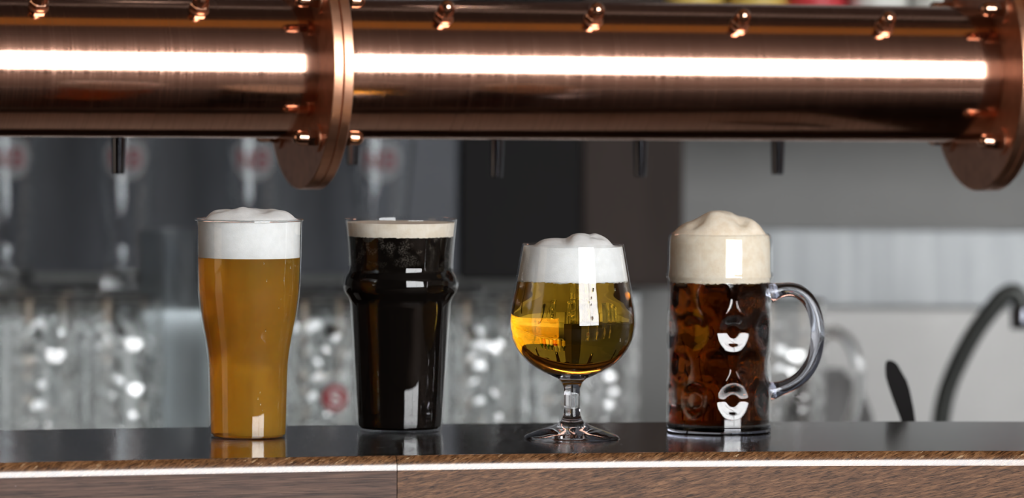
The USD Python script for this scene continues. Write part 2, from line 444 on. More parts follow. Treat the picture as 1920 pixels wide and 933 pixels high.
ar, a0 = 0.0165, math.radians(38)
lip = [(ar * (1 - math.cos(t)), TOP - 0.0114 + ar * math.sin(t)) for t in np.linspace(0, a0, 9)]
lx, lz = lip[-1]
lip += [(lx + 0.0006, TOP - 0.0008), (lx + 0.0014, TOP - 0.0002), (lx + 0.0024, TOP)]
E0 = lip[-1][0]
counter = thing('bar_counter', 'dark varnished wooden bar counter with a worn brown oak front edge', 'bar counter')
gap = 0.0003
last = len(curve) - 1
for nm, i0, i1, t0, t1, om in (('l', 0, ji, 0, gap, 'edge_oak_left'), ('r', ji, last, gap, 0, 'edge_oak_right')):
    part('counter_top', sweep([(E0, TOP), (DEPTH, TOP), (DEPTH, TOP - 0.04), (E0, TOP - 0.04)], i0, i1, t0 * 0.15, t1 * 0.15), 'black_varnish', counter, 20, label='black varnished top board')
    part('worn_lip', sweep(lip + [(E0, TOP - 0.0114)], i0, i1, t0, t1), 'worn_lip', counter, 50, label='rounded lip worn to brown wood')
    part('front_board', sweep([(0, TOP - 0.0114), (E0, TOP - 0.0114), (E0, TOP - 0.12), (0, TOP - 0.12)], i0, i1, t0, t1), om, counter, 30, label='brown oak front board with open grain')
part('bar_front', sweep([(0.06, TOP - 0.12), (0.09, TOP - 0.12), (0.09, 0.0), (0.06, 0.0)], 0, last), 'bar_panel', counter, 20)
part('support_frame', sweep([(E0, TOP - 0.04), (DEPTH - 0.01, TOP - 0.04), (DEPTH - 0.01, TOP - 0.12), (E0, TOP - 0.12)], 0, last), 'bar_panel', counter, 20)
part('rear_panel', sweep([(DEPTH - 0.04, TOP - 0.12), (DEPTH - 0.03, TOP - 0.12), (DEPTH - 0.03, 0.0), (DEPTH - 0.04, 0.0)], 0, last), 'bar_panel', counter, 20)


wk = thing('work_bench', 'low steel work bench on the serving side, hidden below the bar top', 'bench')
part('worktop', sweep([(DEPTH + 0.02, 0.86), (DEPTH + 0.42, 0.86), (DEPTH + 0.42, 0.83), (DEPTH + 0.02, 0.83)], 20, len(curve) - 21), 'steel_plain', wk, 20)
for k in (22, len(curve) - 23):
    for dd in (0.06, 0.38):
        q = curve[k] + nb[k] * (DEPTH + dd)
        part('leg', box(q[0] - 0.015, q[0] + 0.015, q[1] - 0.015, q[1] + 0.015, 0, 0.83), 'steel_plain', wk, False)

# ------------------------------------------------------------------ drinking glasses on the counter
def set_glass(px, py):
    """World position of the foot of a glass, and its pixels per metre there."""
    p = at_z(px, py, TOP)
    return p, F / float((p - CAM) @ fwd)


def prof(points, base_y, s, n=90):
    """(y px, R px) from rim to base -> dense (r, z) from base to rim."""
    p = np.array(points, float)
    z, r = (base_y - p[:, 0]) / s, p[:, 1] / s
    o = np.argsort(z)
    return PchipInterpolator(z[o], r[o]), z[o][0], z[o][-1]


def shell(fr, z0, z1, wall, floor_z, n=90, foot=0.0015, rim=None, seg=128, disp=None, **kw):
    zz = np.linspace(z0 + foot, z1 - wall * 0.6, n)
    out = [(0, z0), (max(float(fr(z0 + foot)) - foot, 1e-4), z0), (float(fr(z0 + foot * 0.5)) - foot * 0.25, z0 + foot * 0.35)] + [(float(fr(z)), z) for z in zz]
    rr = float(fr(z1))
    out += [(rr - wall * 0.15, z1 - wall * 0.2), (rr - wall * 0.5, z1), (rr - wall * 0.85, z1 - wall * 0.2)]
    inn = [(float(fr(z)) - wall, z) for z in zz[::-1] if z > floor_z] + [(float(fr(floor_z)) - wall - 0.0015, floor_z), (0, floor_z)]
    return lathe(out + inn, seg, disp)


def fill(fr, z0, z1, inset, n=70, seg=128, disp=None, soft=0.002):
    zz = np.linspace(z0 + soft, z1, n)
    p = [(0, z0), (float(fr(z0)) - inset - soft, z0)] + [(float(fr(z)) - inset, z) for z in zz] + [(0, z1)]
    return lathe(p, seg, disp)


def foam_head(fr, z0, z1, inset, sil, axis_px, s, bumps=(), seg=160, seed=3, edge=0.0, ragged=0.0004):
    """Foam from the beer line z0 up the glass to z1, and above it a head whose outline over x is sil (px, px)."""
    R = float(fr(z1)) - inset
    xs_, hs = (np.array(sil)[:, 0] - axis_px) / s, np.array(sil)[:, 1] / s
    S = PchipInterpolator(xs_, hs)
    th = np.arange(seg) * 2 * np.pi / seg
    v, rings = [], []

    def add(P):
        rings.append(len(np.vstack(v)) if v else 0); v.append(P)
    v_list = []
    for z in np.r_[z0, z0 + 0.0006, np.linspace(z0 + 0.002, z1, 22)]:
        r = float(fr(z)) - inset
        zz = np.full(seg, z)
        if z < z0 + 0.0001:
            w = meshkit.fbm(np.stack([np.cos(th) * 30, np.sin(th) * 30, th * 0], 1), 3, seed)
            zz = zz - ragged * 4 * np.clip(w - 0.35, 0, 1)
        v_list.append(np.stack([r * np.cos(th), r * np.sin(th), zz], 1))
    for q in np.linspace(0.985, 0.02, 46):
        x, y = R * q * np.cos(th), R * q * np.sin(th)
        inside = (x > xs_[0]) & (x < xs_[-1])
        h = np.where(inside, S(np.clip(x, xs_[0], xs_[-1])), 0)
        ymax = np.sqrt(np.maximum(R * R - x * x, 1e-9)) * 0.97
        t = np.clip(np.abs(y) / ymax, 0, 1)
        h = np.maximum(h, 0) * (1 - t ** 2.2) ** 0.75
        for bx, by, sg, am in bumps:
            h = h + am / s * np.exp(-((x - bx / s) ** 2 + (y - by / s) ** 2) / (2 * (sg / s) ** 2)) * np.clip(h * s / 6, 0, 1)
        w = meshkit.fbm(np.stack([x * 55, y * 55, 0 * x], 1), 3, seed) - 0.5
        h = h + w * 0.003 * np.clip(h * s / 12, 0, 1) + edge * (q - 1)
        v_list.append(np.stack([x, y, z1 + np.maximum(h, -0.004)], 1))
    n = len(v_list)
    V = np.vstack(v_list + [np.array([[0, 0, v_list[0][:, 2].mean()]]), np.array([[0, 0, v_list[-1][:, 2].mean()]])])
    j = np.arange(seg); j2 = (j + 1) % seg
    f = []
    for i in range(n - 1):
        a, b = i * seg, (i + 1) * seg
        f += [np.stack([a + j, a + j2, b + j2], 1), np.stack([a + j, b + j2, b + j], 1)]
    f += [np.stack([j2, j, np.full(seg, n * seg)], 1), np.stack([(n - 1) * seg + j, (n - 1) * seg + j2, np.full(seg, n * seg + 1)], 1)]
    m = trimesh.Trimesh(V, np.vstack(f), process=False)
    if m.volume < 0:
        m.invert()
    return m


def droplets(spots, fr, s, axis_px, base_y, parent, name='water_droplet'):
    for px, py, r in spots:
        z = (base_y - py) / s
        R = float(fr(z)); x = (px - axis_px) / s
        y = -math.sqrt(max(R * R - x * x, 0))
        d = trimesh.creation.icosphere(2, r / s); d.vertices *= [1, 0.45, 1.25]
        part(name, place(moved(d, (0, 0, 0)), (x, y, z), (0, 0, 1)), 'clear_glass', parent, True)


# --- tall wheat beer tumbler
P, s = set_glass(465.5, 819.5)
B = 819.5
fr, z0, z1 = prof([(409, 100.5), (414, 100.2), (420, 99.6), (482, 98.5), (540, 96.3), (570, 93.3), (600, 89), (640, 81.5), (665, 78), (690, 76), (740, 74.5), (800, 73.2), (B, 72)], B, s)
t = thing('wheat_beer_glass', 'tall tapered glass of cloudy amber beer with a white foam head', 'glass of beer', P)
part('glass', shell(fr, 0, z1, 0.0012, 0.0012), 'glass_wall', t, 40, label='thin clear tumbler with a flared top')
lipr = 101.2 / s
ring = [(lipr + 0.0006 * math.cos(a), z1 - 0.0008 + 0.0016 * math.sin(a)) for a in np.linspace(0, 2 * np.pi, 12, endpoint=False)]
rimm = trimesh.creation.torus(lipr - 0.0004, 0.0009, major_sections=128, minor_sections=12); rimm.apply_translation([0, 0, z1 - 0.0010])
part('rim', rimm, 'clear_glass', t, True)
zb = (B - 481.5) / s
part('beer', fill(fr, 0.0013, zb, 0.0014), 'wheat_beer', t, 40, label='cloudy amber wheat beer')
part('foam', foam_head(fr, zb, z1 - 0.0012, 0.0016,
     [(384, 0), (388, 4), (396, 12), (409, 17), (427, 19), (442, 19), (453, 21.5), (464, 23), (477, 22.5), (490, 20.6), (509, 19.7), (526, 18), (538, 15.5), (548, 10), (554, 4), (559, 0)],
     468.5, s, [(-15, -35, 16, 5), (25, -30, 14, -5), (60, -20, 14, 3), (-50, -30, 12, -3)], seed=3), 'white_foam', t, 60, label='domed white foam head')
droplets([(505, 521, 2.2), (500, 489, 1.6), (536, 521, 1.6), (531, 556, 1.2), (548, 498, 1.6), (527, 572, 1.4), (503, 614, 1.8), (489, 742, 1.5), (494, 752, 1.7), (497, 764, 1.3), (490, 775, 1.5), (493, 730, 1.2)], fr, s, 468, B, t)

# --- stout
P, s = set_glass(749.5, 808.5)
B = 808.5
pts = [(408.5, 106), (442, 102.3), (480, 99.5), (500, 98.6), (507, 99.5), (513, 102.5), (521, 106.5), (533, 108), (545, 106), (553, 100.5), (560, 96.5), (568, 94.8), (580, 94), (700, 87), (775, 82.7), (795, 81), (803, 79), (B, 75)]
fr, z0, z1 = prof(pts, B, s)
t = thing('stout_glass', 'bulging pint glass of black stout with a thin tan head', 'glass of beer', P)
part('glass', shell(fr, 0, z1, 0.0014, 0.003, n=150), 'glass_wall', t, 40, label='clear pint glass with a bulge below the rim')
zb = (B - 441.5) / s
part('beer', fill(fr, 0.0030, zb, 0.0018, n=150), 'stout_beer', t, 40, label='black stout')
part('foam', foam_head(fr, zb, z1 - 0.0034, 0.0018, [(640, 0), (700, 0.5), (760, 0.2), (800, 0.6), (860, 0)], 749.5, s, seed=5, edge=0.0012), 'tan_foam', t, 60, label='flat tan foam')

# --- lager snifter
P, s = set_glass(1072, 821.5)
B = 821.5
pts = [(456, 94.8), (470, 97.5), (490, 101), (525, 107), (560, 114), (585, 118.3), (605, 119.3), (625, 117), (645, 110), (662, 99), (680, 81.5), (692, 64), (700, 49), (706, 36), (711, 25)]
fr, z0, z1 = prof(pts, B, s)
t = thing('lager_snifter', 'stemmed balloon glass of clear golden lager with white foam', 'glass of beer', P)
zbot = (B - 700) / s
zz = np.linspace(zbot, z1 - 0.0007, 110)
outp = [(0, zbot - 0.001)] + [(float(fr(z)), z) for z in zz] + [(float(fr(z1)) - 0.0002, z1 - 0.0003), (float(fr(z1)) - 0.0006, z1), (float(fr(z1)) - 0.0010, z1 - 0.0004)]
w = 0.0012
inp = [(float(fr(z)) - w, z) for z in zz[::-1] if z > zbot + 0.004] + [(0, zbot + 0.003)]
part('bowl', lathe(outp + inp, 160), 'glass_wall', t, 40, label='clear rounded bowl')
stem_pts = [(699.6, 47), (704, 38), (709, 27), (716, 20), (726, 16), (740, 14.6), (760, 14.6), (775, 16), (784, 18.5), (791, 25), (797, 36), (806, 61), (813, 80), (817, 87.5), (819.5, 89), (821.2, 87)]
sp = np.array(stem_pts)
fs = PchipInterpolator((B - sp[::-1, 0]) / s, sp[::-1, 1] / s)
zs = np.r_[np.linspace((B - 821.2) / s, (B - 815) / s, 8), np.linspace((B - 814) / s, (B - 699.6) / s, 60)]
stem = lathe([(0, 0.0003), (85.5 / s, 0.0)] + [(float(fs(z)), z) for z in zs] + [(0, (B - 701) / s)], 128)
part('stem_and_foot', stem, 'stem_glass', t, 50, label='solid clear stem flaring into a conical foot')
zb = (B - 524.5) / s
part('beer', lathe([(0, zbot + 0.0008)] + [(max(float(fr(z)) - 0.0014, 1e-4), z) for z in np.linspace(zbot + 0.0010, zb, 110)] + [(0, zb)], 192), 'lager', t, 40, label='clear golden lager')
part('foam', foam_head(fr, zb, z1 - 0.0022, 0.0016,
     [(994, 0), (1000, 2), (1010, 9), (1020, 12), (1037, 13), (1058, 13.3), (1065, 17), (1072, 22), (1083, 24), (1095, 23), (1103, 21.6), (1112, 23), (1123, 21), (1133, 16.5), (1140, 11), (1147, 3), (1151, 0)],
     1072.5, s, [(10, -40, 12, 4), (45, -30, 10, -5), (-40, -40, 12, 2)], seed=9, ragged=0.0009), 'white_foam', t, 60, label='white foam head rising over the rim')
droplets([(1109, 538, 3.4), (1106, 552, 2.4), (1102, 560, 2.0), (1105.5, 565, 2.0), (1108, 590, 3.4), (1150, 538, 2.0), (1160, 632, 2.6)], fr, s, 1072, B, t)

# --- dimpled mug
P, s = set_glass(1347.5, 808)
B = 808.0
RM = 98.6 / s


def mug_dimples(rows_px, ang0, step, base, scale, R, rad, depth, flat=0.3, cols=16):
    cs = []
    for k in range(cols):
        rows = rows_px[k % 2]
        for y in rows:
            cs.append((math.radians(ang0 + k * step), (base - y) / scale))
    cs = np.array(cs)

    def disp(th, z, w=1.0):
        out = np.zeros_like(th)
        for a, cz in cs:
            if abs(z - cz) > rad * 1.2:
                continue
            da = (th - a + np.pi) % (2 * np.pi) - np.pi
            q = np.sqrt((R * da) ** 2 + (z - cz) ** 2) / rad
            cap = 0.5 + 0.5 * np.cos(np.pi * np.clip((q - flat) / (1 - flat), 0, 1))
            out = np.maximum(out, cap)
        return out * depth * w
    return disp


dimp = mug_dimples([(618, 745), (555, 681.5)], -90 + 14, 22.5, B, s, RM, 35.5 / s, 0.00195, 0.32)
mp_ = [(437, 93.5), (440, 95.3), (446, 97.3), (455, 98.2), (508, 99.2), (514, 100.5), (517, 101), (519.5, 99.4), (522, 98.6), (528, 98.6), (700, 98.6), (795, 98.6), (B, 98.0)]
fr, z0, z1 = prof(mp_, B, s)
t = thing('beer_mug', 'dimpled glass mug of dark amber beer with a tall cream head and a handle', 'mug of beer', P)
zfl = (B - 796) / s
wall = 0.0016
zz = np.r_[np.linspace(zfl + 0.0002, (B - 525) / s, 230), np.linspace((B - 523) / s, z1 - 0.0009, 50)]
fade = lambda z: float(np.clip((z - zfl) / 0.003, 0, 1) * np.clip(((B - 524) / s - z) / 0.004, 0, 1))
op = [(0, zfl), (float(fr(zfl)) - 0.0003, zfl)] + [(float(fr(z)), z, fade(z)) for z in zz] + [(float(fr(z1)) - 0.0002, z1 - 0.0004, 0), (float(fr(z1)) - 0.0009, z1, 0), (float(fr(z1)) - 0.0015, z1 - 0.0004, 0)]
ip = [(float(fr(z)) - wall, z, fade(z)) for z in zz[::-1] if z > zfl + 0.0015] + [(0, zfl + 0.0015)]
part('mug_body', lathe(op + ip, 400, dimp), 'glass_wall', t, 60, label='clear mug wall pressed with round dimples')
bs = [(0, 0), (95.5 / s, 0), (97.6 / s, 0.0007), (98.2 / s, 0.002), (98.4 / s, zfl - 0.0012), (97.8 / s, zfl - 0.0002), (0, zfl - 0.0002)]
part('base', lathe(bs, 160), 'lilac_glass', t, 40, label='thick clear base with a lilac tint')
hp = [(1441, 548), (1462, 543), (1487, 542.5), (1510, 556), (1525, 583), (1531.5, 615), (1530, 648), (1520, 680), (1503, 704), (1482, 719), (1462, 727), (1441, 733)]
hpath = spline([((x - 1347.5) / s, 0.0, (B - y) / s) for x, y in hp], 70)
ends = np.linspace(0, 1, 70)
hr = (13.2 + 5.5 * np.exp(-(ends / 0.05) ** 2) + 4.5 * np.exp(-((1 - ends) / 0.05) ** 2)) / s
part('handle', tube(hpath, hr, 28, flat=(1.0, 1.15)), 'lilac_glass', t, True, label='clear curved handle')
zb = (B - 526.5) / s
lz_ = np.linspace(zfl + 0.0022, zb, 230)
part('beer', lathe([(0, lz_[0])] + [(float(fr(z)) - 0.0020, z, fade(z)) for z in lz_] + [(0, zb)], 400, dimp), 'dark_amber_beer', t, 60, label='dark amber beer glowing orange at the edges')
part('foam', foam_head(fr, zb, z1 - 0.0010, 0.0021,
     [(1256, 0), (1261, 3), (1271, 12), (1281, 20), (1296, 26), (1309, 33), (1322, 40), (1333, 44), (1346, 45), (1367, 42), (1382, 36), (1399, 33), (1411, 28), (1422, 20), (1430, 9), (1436, 0)],
     1349.5, s, [(-42, -45, 12, -8), (-15, -45, 16, 5), (38, -45, 11, -9), (60, -40, 12, 4)], seed=13, ragged=0.0008), 'cream_foam', t, 60, label='tall cream foam head')

# ------------------------------------------------------------------ copper beer pipe over the bar
YAW = math.radians(18.5)
PIPE_D = 4.98
PR = 130.3 / F * PIPE_D                                           # radius of the pipe


def on_plane(px, py):
    """Point of the pipe's vertical plane seen at a pixel."""
    r = ray(px, py)
    c0 = at_depth(960, 131.5, PIPE_D)
    n = np.array([-math.sin(YAW), math.cos(YAW), 0])
    return CAM + r * (((c0 - CAM) @ n) / (r @ n))


PA, PB = on_plane(0, 122.3), on_plane(1700, 138.3)
ax = (PB - PA) / np.linalg.norm(PB - PA)
fy = np.cross([0, 0, 1.0], ax); fy /= np.linalg.norm(fy)         # horizontal, towards the back
uz = np.cross(ax, fy)
O = on_plane(960, 131.5)
Mp = np.eye(4); Mp[0, :3], Mp[1, :3], Mp[2, :3], Mp[3, :3] = ax, fy, uz, O


def project(p):
    d = p - CAM
    z = d @ fwd
    return 960 + F * (d @ RIGHT) / z, 466.5 - F * (d @ UP) / z


def solve_s(px, off=(0, 0, 0)):
    lo, hi = -1.5, 1.5
    for _ in range(60):
        mid = (lo + hi) / 2
        q = O + ax * (mid + off[0]) + fy * off[1] + uz * off[2]
        lo, hi = (mid, hi) if project(q)[0] < px else (lo, mid)
    return lo


pipe = thing('copper_beer_pipe', 'thick brushed copper beer pipe running across the top of the picture, with bolted flanges', 'beer tap pipe', matrix=Mp)
sL, sR = solve_s(561), solve_s(1831)
FT, FRAD = 0.0089, 226.0 / F * (PIPE_D - 0.05)


def drum(s0, s1, r, bevel=0.0, n=128):
    p = [(0, s0), (r - bevel, s0), (r, s0 + bevel), (r, s1 - bevel), (r - bevel, s1), (0, s1)] if bevel else [(0, s0), (r, s0), (r, s1), (0, s1)]
    m = lathe(p, n)
    m.apply_transform(np.array([[0, 0, 1, 0], [1, 0, 0, 0], [0, 1, 0, 0], [0, 0, 0, 1.0]]))
    return m


def pipe_piece(s0, s1):
    m = lathe([(PR - 0.002, s0), (PR, s0), (PR, s1), (PR - 0.002, s1), (PR - 0.002, s0)], 192)
    m.apply_transform(np.array([[0, 0, 1, 0], [1, 0, 0, 0], [0, 1, 0, 0], [0, 0, 0, 1.0]]))
    return m


for a, b in ((-0.95, sL), (sL + 2 * FT + 0.0004, sR), (sR + 2 * FT + 0.0004, sR + 0.35)):
    part('pipe_section', pipe_piece(a, b), 'copper_brushed', pipe, 30)


for x_, sg in ((-0.95, -1), (sR + 0.35, 1)):
    dome = lathe([(0, -0.004), (PR - 0.0022, -0.004), (PR - 0.0022, 0.0), (PR + 0.0008, 0.0), (PR + 0.0008, 0.004)] + [((PR + 0.0008) * math.cos(a), 0.004 + 0.016 * math.sin(a)) for a in np.linspace(0.1, np.pi / 2 - 0.05, 10)] + [(0, 0.020)], 96)
    part('end_cap', place(dome, (x_, 0, 0), (sg, 0, 0)), 'copper_brushed', pipe, 30)


def acorn(r, hex_h, length, flats=None):
    """Hexagon nut with a domed cap, along +z."""
    fl = r * 1.16
    hexa = trimesh.convex.convex_hull(np.array([(q * math.cos(a), q * math.sin(a), z) for a in np.arange(6) * np.pi / 3 for q, z in ((fl, 0), (fl, hex_h - 0.0012), (fl * 0.9, hex_h))]))
    d = [(0, hex_h - 0.0005), (r, hex_h - 0.0005), (r, max(length - r, hex_h + 0.0005))] + [(r * math.cos(a), max(length - r, hex_h + 0.0005) + r * math.sin(a)) for a in np.linspace(0.12, np.pi / 2 - 0.06, 10)] + [(0, max(length - r, hex_h + 0.0005) + r)]
    return hexa, lathe(d, 40)


nut_hex, nut_dome = acorn(0.0066, 0.0080, 0.0205)
washer = lathe([(0, 0), (0.0118, 0), (0.0122, 0.0004), (0.0122, 0.0017), (0.0118, 0.0021), (0, 0.0021)], 48)
BR = 180.0 / F * (PIPE_D - 0.05)
for sF, lab in ((sL, 'pair of copper discs bolted around the pipe, left of centre'), (sR, 'pair of copper discs bolted around the pipe at the right end')):
    part('flange', drum(sF, sF + FT, FRAD, 0.0008), 'copper_flange', pipe, 30, label='near copper disc of the bolted pair')
    part('flange', drum(sF + FT + 0.0004, sF + 2 * FT + 0.0004, FRAD, 0.0008), 'copper_flange', pipe, 30, label='far copper disc of the bolted pair')
    for k in range(4):
        a = math.radians(45 + 90 * k)
        c = np.array([0, BR * math.cos(a), BR * math.sin(a)])
        for sg, base in ((-1, sF), (1, sF + 2 * FT + 0.0004)):
            o = c + [base, 0, 0]
            b = part('flange_bolt', place(nut_hex, o + np.array([sg * 0.0021, 0, 0]), (sg, 0, 0)), 'copper_polished', pipe, 30)
            part('washer', place(washer, o, (sg, 0, 0)), 'copper_flange', b, 30)
            part('domed_cap', place(nut_dome, o + np.array([sg * 0.0021, 0, 0]), (sg, 0, 0)), 'copper_polished', b, 40)

stud_hex, stud_dome = acorn(0.0072, 0.0080, 0.0205)
for px, el in ((75, 55), (376, 54), (836, 47.5), (1117, 47), (1391, 43), (1663, 42.5)):
    nd = np.array([0, -math.cos(math.radians(el)), math.sin(math.radians(el))])
    s_ = solve_s(px, (0, *(nd[1:] * (PR + 0.009))))
    o = np.array([s_, 0, 0]) + nd * (PR - 0.0012)
    b = part('mounting_nut', place(stud_hex, o, nd), 'copper_polished', pipe, 30)
    part('domed_cap', place(stud_dome, o, nd), 'copper_polished', b, 40)
    bk = part('base_ring', place(lathe([(0, 0), (0.0088, 0), (0.0088, 0.0016), (0.0080, 0.0022), (0, 0.0022)], 40), o, nd), 'copper_flange', b, 30)

# taps behind the pipe: shank, body, spout and lever
spout = lathe([(0, -0.098), (0.0036, -0.098), (0.0052, -0.098), (0.0055, -0.0972), (0.0072, -0.045), (0.0076, -0.030), (0.0085, -0.020), (0.0105, -0.010), (0.0115, 0.0), (0.0115, 0.030), (0.0100, 0.036), (0.0060, 0.040), (0, 0.040)], 40)
shank = lathe([(0, 0), (0.0125, 0), (0.0125, 0.006), (0.0075, 0.007), (0.0075, 0.042), (0, 0.042)], 32)
lever = lathe([(0, 0), (0.004, 0), (0.004, 0.02), (0.009, 0.03), (0.013, 0.075), (0.012, 0.095), (0.006, 0.102), (0, 0.103)], 32)
TB = PR + 0.040
for px, by in ((222, 326), (661, 309), (931, 332), (1200, 331), (1458, 327)):
    s_ = solve_s(px, (0, TB, -PR - 0.02))
    # height so that the mouth of the spout ends at the seen row
    zt = 0.0
    for _ in range(30):
        yy = project(O + ax * s_ + fy * TB + uz * (zt - 0.098))[1]
        zt += (yy - by) * (PIPE_D + 0.06) / F
    o = np.array([s_, TB, zt])
    tp = part('tap', moved(spout, o), 'chrome', pipe, 40, label='dark chrome tap spout pointing down')
    part('shank', place(shank, np.array([s_, PR - 0.002, zt]), (0, 1, 0)), 'chrome', tp, 30)
    part('lever', place(lever, o + np.array([0, 0.0105, 0.022]), (0, 1, 0.06)), 'black_plastic', tp, 40)
for s_ in (-0.85, sR + 0.25):
    part('hanger_rod', moved(trimesh.creation.cylinder(0.008, ZC - O[2] - PR, sections=24), (s_, 0, PR + (ZC - O[2] - PR) / 2 - 0.004)), 'copper_flange', pipe, 30)

# ------------------------------------------------------------------ behind the bar
BC = 0.95                                                        # back counter height
bcx = thing('back_counter', 'low steel back counter under the glass rack, hidden below the bar top', 'counter')
part('worktop', box(-2.2, 2.4, 1.20, Y1 - 0.007, BC - 0.04, BC, 0.003), 'steel_plain', bcx)
part('cabinet_body', box(-2.18, 2.38, 1.24, Y1 - 0.007, 0.0, BC - 0.04), 'bar_panel', bcx, False)


def bx(px, d):
    return (px - 960) / F * d


cb = thing('wall_cabinet', 'blue-grey wall cabinet behind the tall logo glasses on the left', 'cabinet', (0, 0, 0))
CZ = 1.145
part('body', box(-2.0, bx(860, 6.58), 1.93, Y1, CZ, 2.3, 0.004), 'blue_grey_panel', cb)
cb2 = thing('black_wall_panel', 'black panel on the back wall above the golden lager glass', 'panel')
part('body', box(bx(860, 6.58) + 0.0005, bx(1090, 6.58), 1.925, Y1, CZ - 0.004, 2.3, 0.003), 'black_panel', cb2)
cb3 = thing('brown_wall_panel', 'dark brown panel on the back wall left of the dimpled beer mug', 'panel')
part('body', box(bx(1090, 6.58) + 0.0005, bx(1281, 6.58), 1.93, Y1, CZ - 0.012, 2.3, 0.003), 'brown_panel', cb3)
solo('steel_rail', box(bx(1281, 6.6) + 0.002, 2.3, Y1 - 0.012, Y1, 1.105, 1.196, 0.002), 'steel_brushed', 'brushed steel strip along the grey wall on the right', 'wall strip')
solo('splash_panel', box(bx(1281, 6.6) + 0.002, 2.3, Y1 - 0.006, Y1, BC, 1.102, 0.002), 'steel_plain', 'plain pale grey splash panel under the brushed steel strip', 'splashback')

# bottle shelf over the right-hand wall, whose bottles just show above the pipe
sh = thing('bottle_shelf', 'steel bottle shelf on the right wall, mostly hidden behind the copper pipe', 'shelf')
part('board', box(bx(1281, 6.6) + 0.004, 2.2, Y1 - 0.27, Y1, 1.345, 1.365, 0.002), 'shelf_grey', sh)
for x in (0.35, 1.2, 2.05):
    part('bracket', box(x - 0.01, x + 0.01, Y1 - 0.22, Y1, 1.315, 1.345), 'shelf_grey', sh, False)
for nm, c in (('green_bottle', (0.02, 0.12, 0.025)), ('brown_bottle', (0.10, 0.035, 0.012)), ('clear_bottle', (0.5, 0.52, 0.5)), ('dark_bottle', (0.02, 0.03, 0.03))):
    plain(nm, c, 0.08, coat_weight=0.5)
for nm, c in (('label_white', (0.7, 0.7, 0.66)), ('label_red', (0.55, 0.04, 0.05)), ('label_gold', (0.6, 0.42, 0.10))):
    plain(nm, c, 0.5)


def bottle(x, y, glass_m, label_m, lab, r=0.036, h=0.29):
    b = thing('bottle', lab, 'bottle', (x, y, 1.365))
    q = [(0, 0), (r - 0.003, 0), (r, 0.003), (r, h * 0.58), (r * 0.93, h * 0.64), (r * 0.6, h * 0.71), (r * 0.40, h * 0.76), (r * 0.37, h * 0.95), (0, h * 0.95)]
    part('bottle_glass', lathe(q, 40), glass_m, b, 40)
    part('paper_label', lathe([(r - 0.001, 0.035), (r + 0.0006, 0.035), (r + 0.0006, h * 0.5), (r - 0.001, h * 0.5), (r - 0.001, 0.035)], 40), label_m, b, 40)
    part('cap', lathe([(0, h * 0.95), (r * 0.43, h * 0.95), (r * 0.43, h), (0, h)], 24), 'label_gold', b, 30)


for i, (px, g, l, lab) in enumerate([(1300, 'dark_bottle', 'label_gold', 'dark bottle with a gold label on the wall shelf, leftmost of the row'),
                                     (1420, 'clear_bottle', 'label_gold', 'clear bottle with a gold label on the wall shelf'),
                                     (1530, 'clear_bottle', 'label_red', 'clear bottle with a red label on the wall shelf above the pipe'),
                                     (1648, 'dark_bottle', 'label_white', 'dark bottle with a white label on the wall shelf above the pipe'),
                                     (1766, 'green_bottle', 'label_white', 'green bottle with a white label on the wall shelf, near the right flange'),
                                     (1884, 'brown_bottle', 'label_red', 'brown bottle with a red label on the wall shelf, behind the right flange'),
                                     (2010, 'green_bottle', 'label_gold', 'green bottle with a gold label on the wall shelf, past the right flange')]):
    bottle(bx(px, 6.55), Y1 - 0.16, g, l, lab, 0.033)

solo('upper_wall_panel', box(-3.0, 3.0, Y1 - 0.05, Y1, 2.31, 4.2, 0.003), 'brown_panel', 'dark brown panelling high on the wall over the back bar, out of frame', 'wall panel')

# glass shelf with the four tall logo glasses
gs = thing('glass_shelf', 'grey shelf on the left carrying the tall logo glasses above the mugs', 'shelf')
part('board', box(-1.0, bx(905, 6.45), 1.655, 1.928, 1.122, 1.136, 0.002), 'shelf_grey', gs)
for x in (-0.9, -0.45, -0.12):
    part('bracket', box(x - 0.008, x + 0.008, 1.68, Y1, 1.085, 1.122), 'shelf_grey', gs, False)


def cone_wrap(m, rf, z_mid, off):
    """Bends a flat (x, y) sheet in the xz sense onto a glass of radius rf(z), facing -y."""
    v = m.vertices.copy()
    z = z_mid + v[:, 1]
    R = rf(z) + off + v[:, 2]
    a = v[:, 0] / rf(np.full(len(v), z_mid))
    out = m.copy(); out.vertices = np.stack([R * np.sin(a), -R * np.cos(a), z], 1)
    return out


part('light_strip', box(-0.98, bx(905, 6.45) - 0.02, 1.865, 1.89, 1.116, 1.122), 'shelf_light', gs, False, label='white light strip under the shelf')

PH = 0.255
pil = PchipInterpolator([0, 0.004, 0.02, 0.05, 0.12, 0.20, PH], [0.026, 0.027, 0.0235, 0.0265, 0.033, 0.0395, 0.0425])
zz = np.linspace(0.001, PH, 60)
pil_mesh = lathe([(0, 0), (0.026, 0)] + [(float(pil(z)), z) for z in zz] + [(float(pil(z)) - 0.0022, z) for z in zz[::-1] if z > 0.022] + [(0, 0.024)], 72)


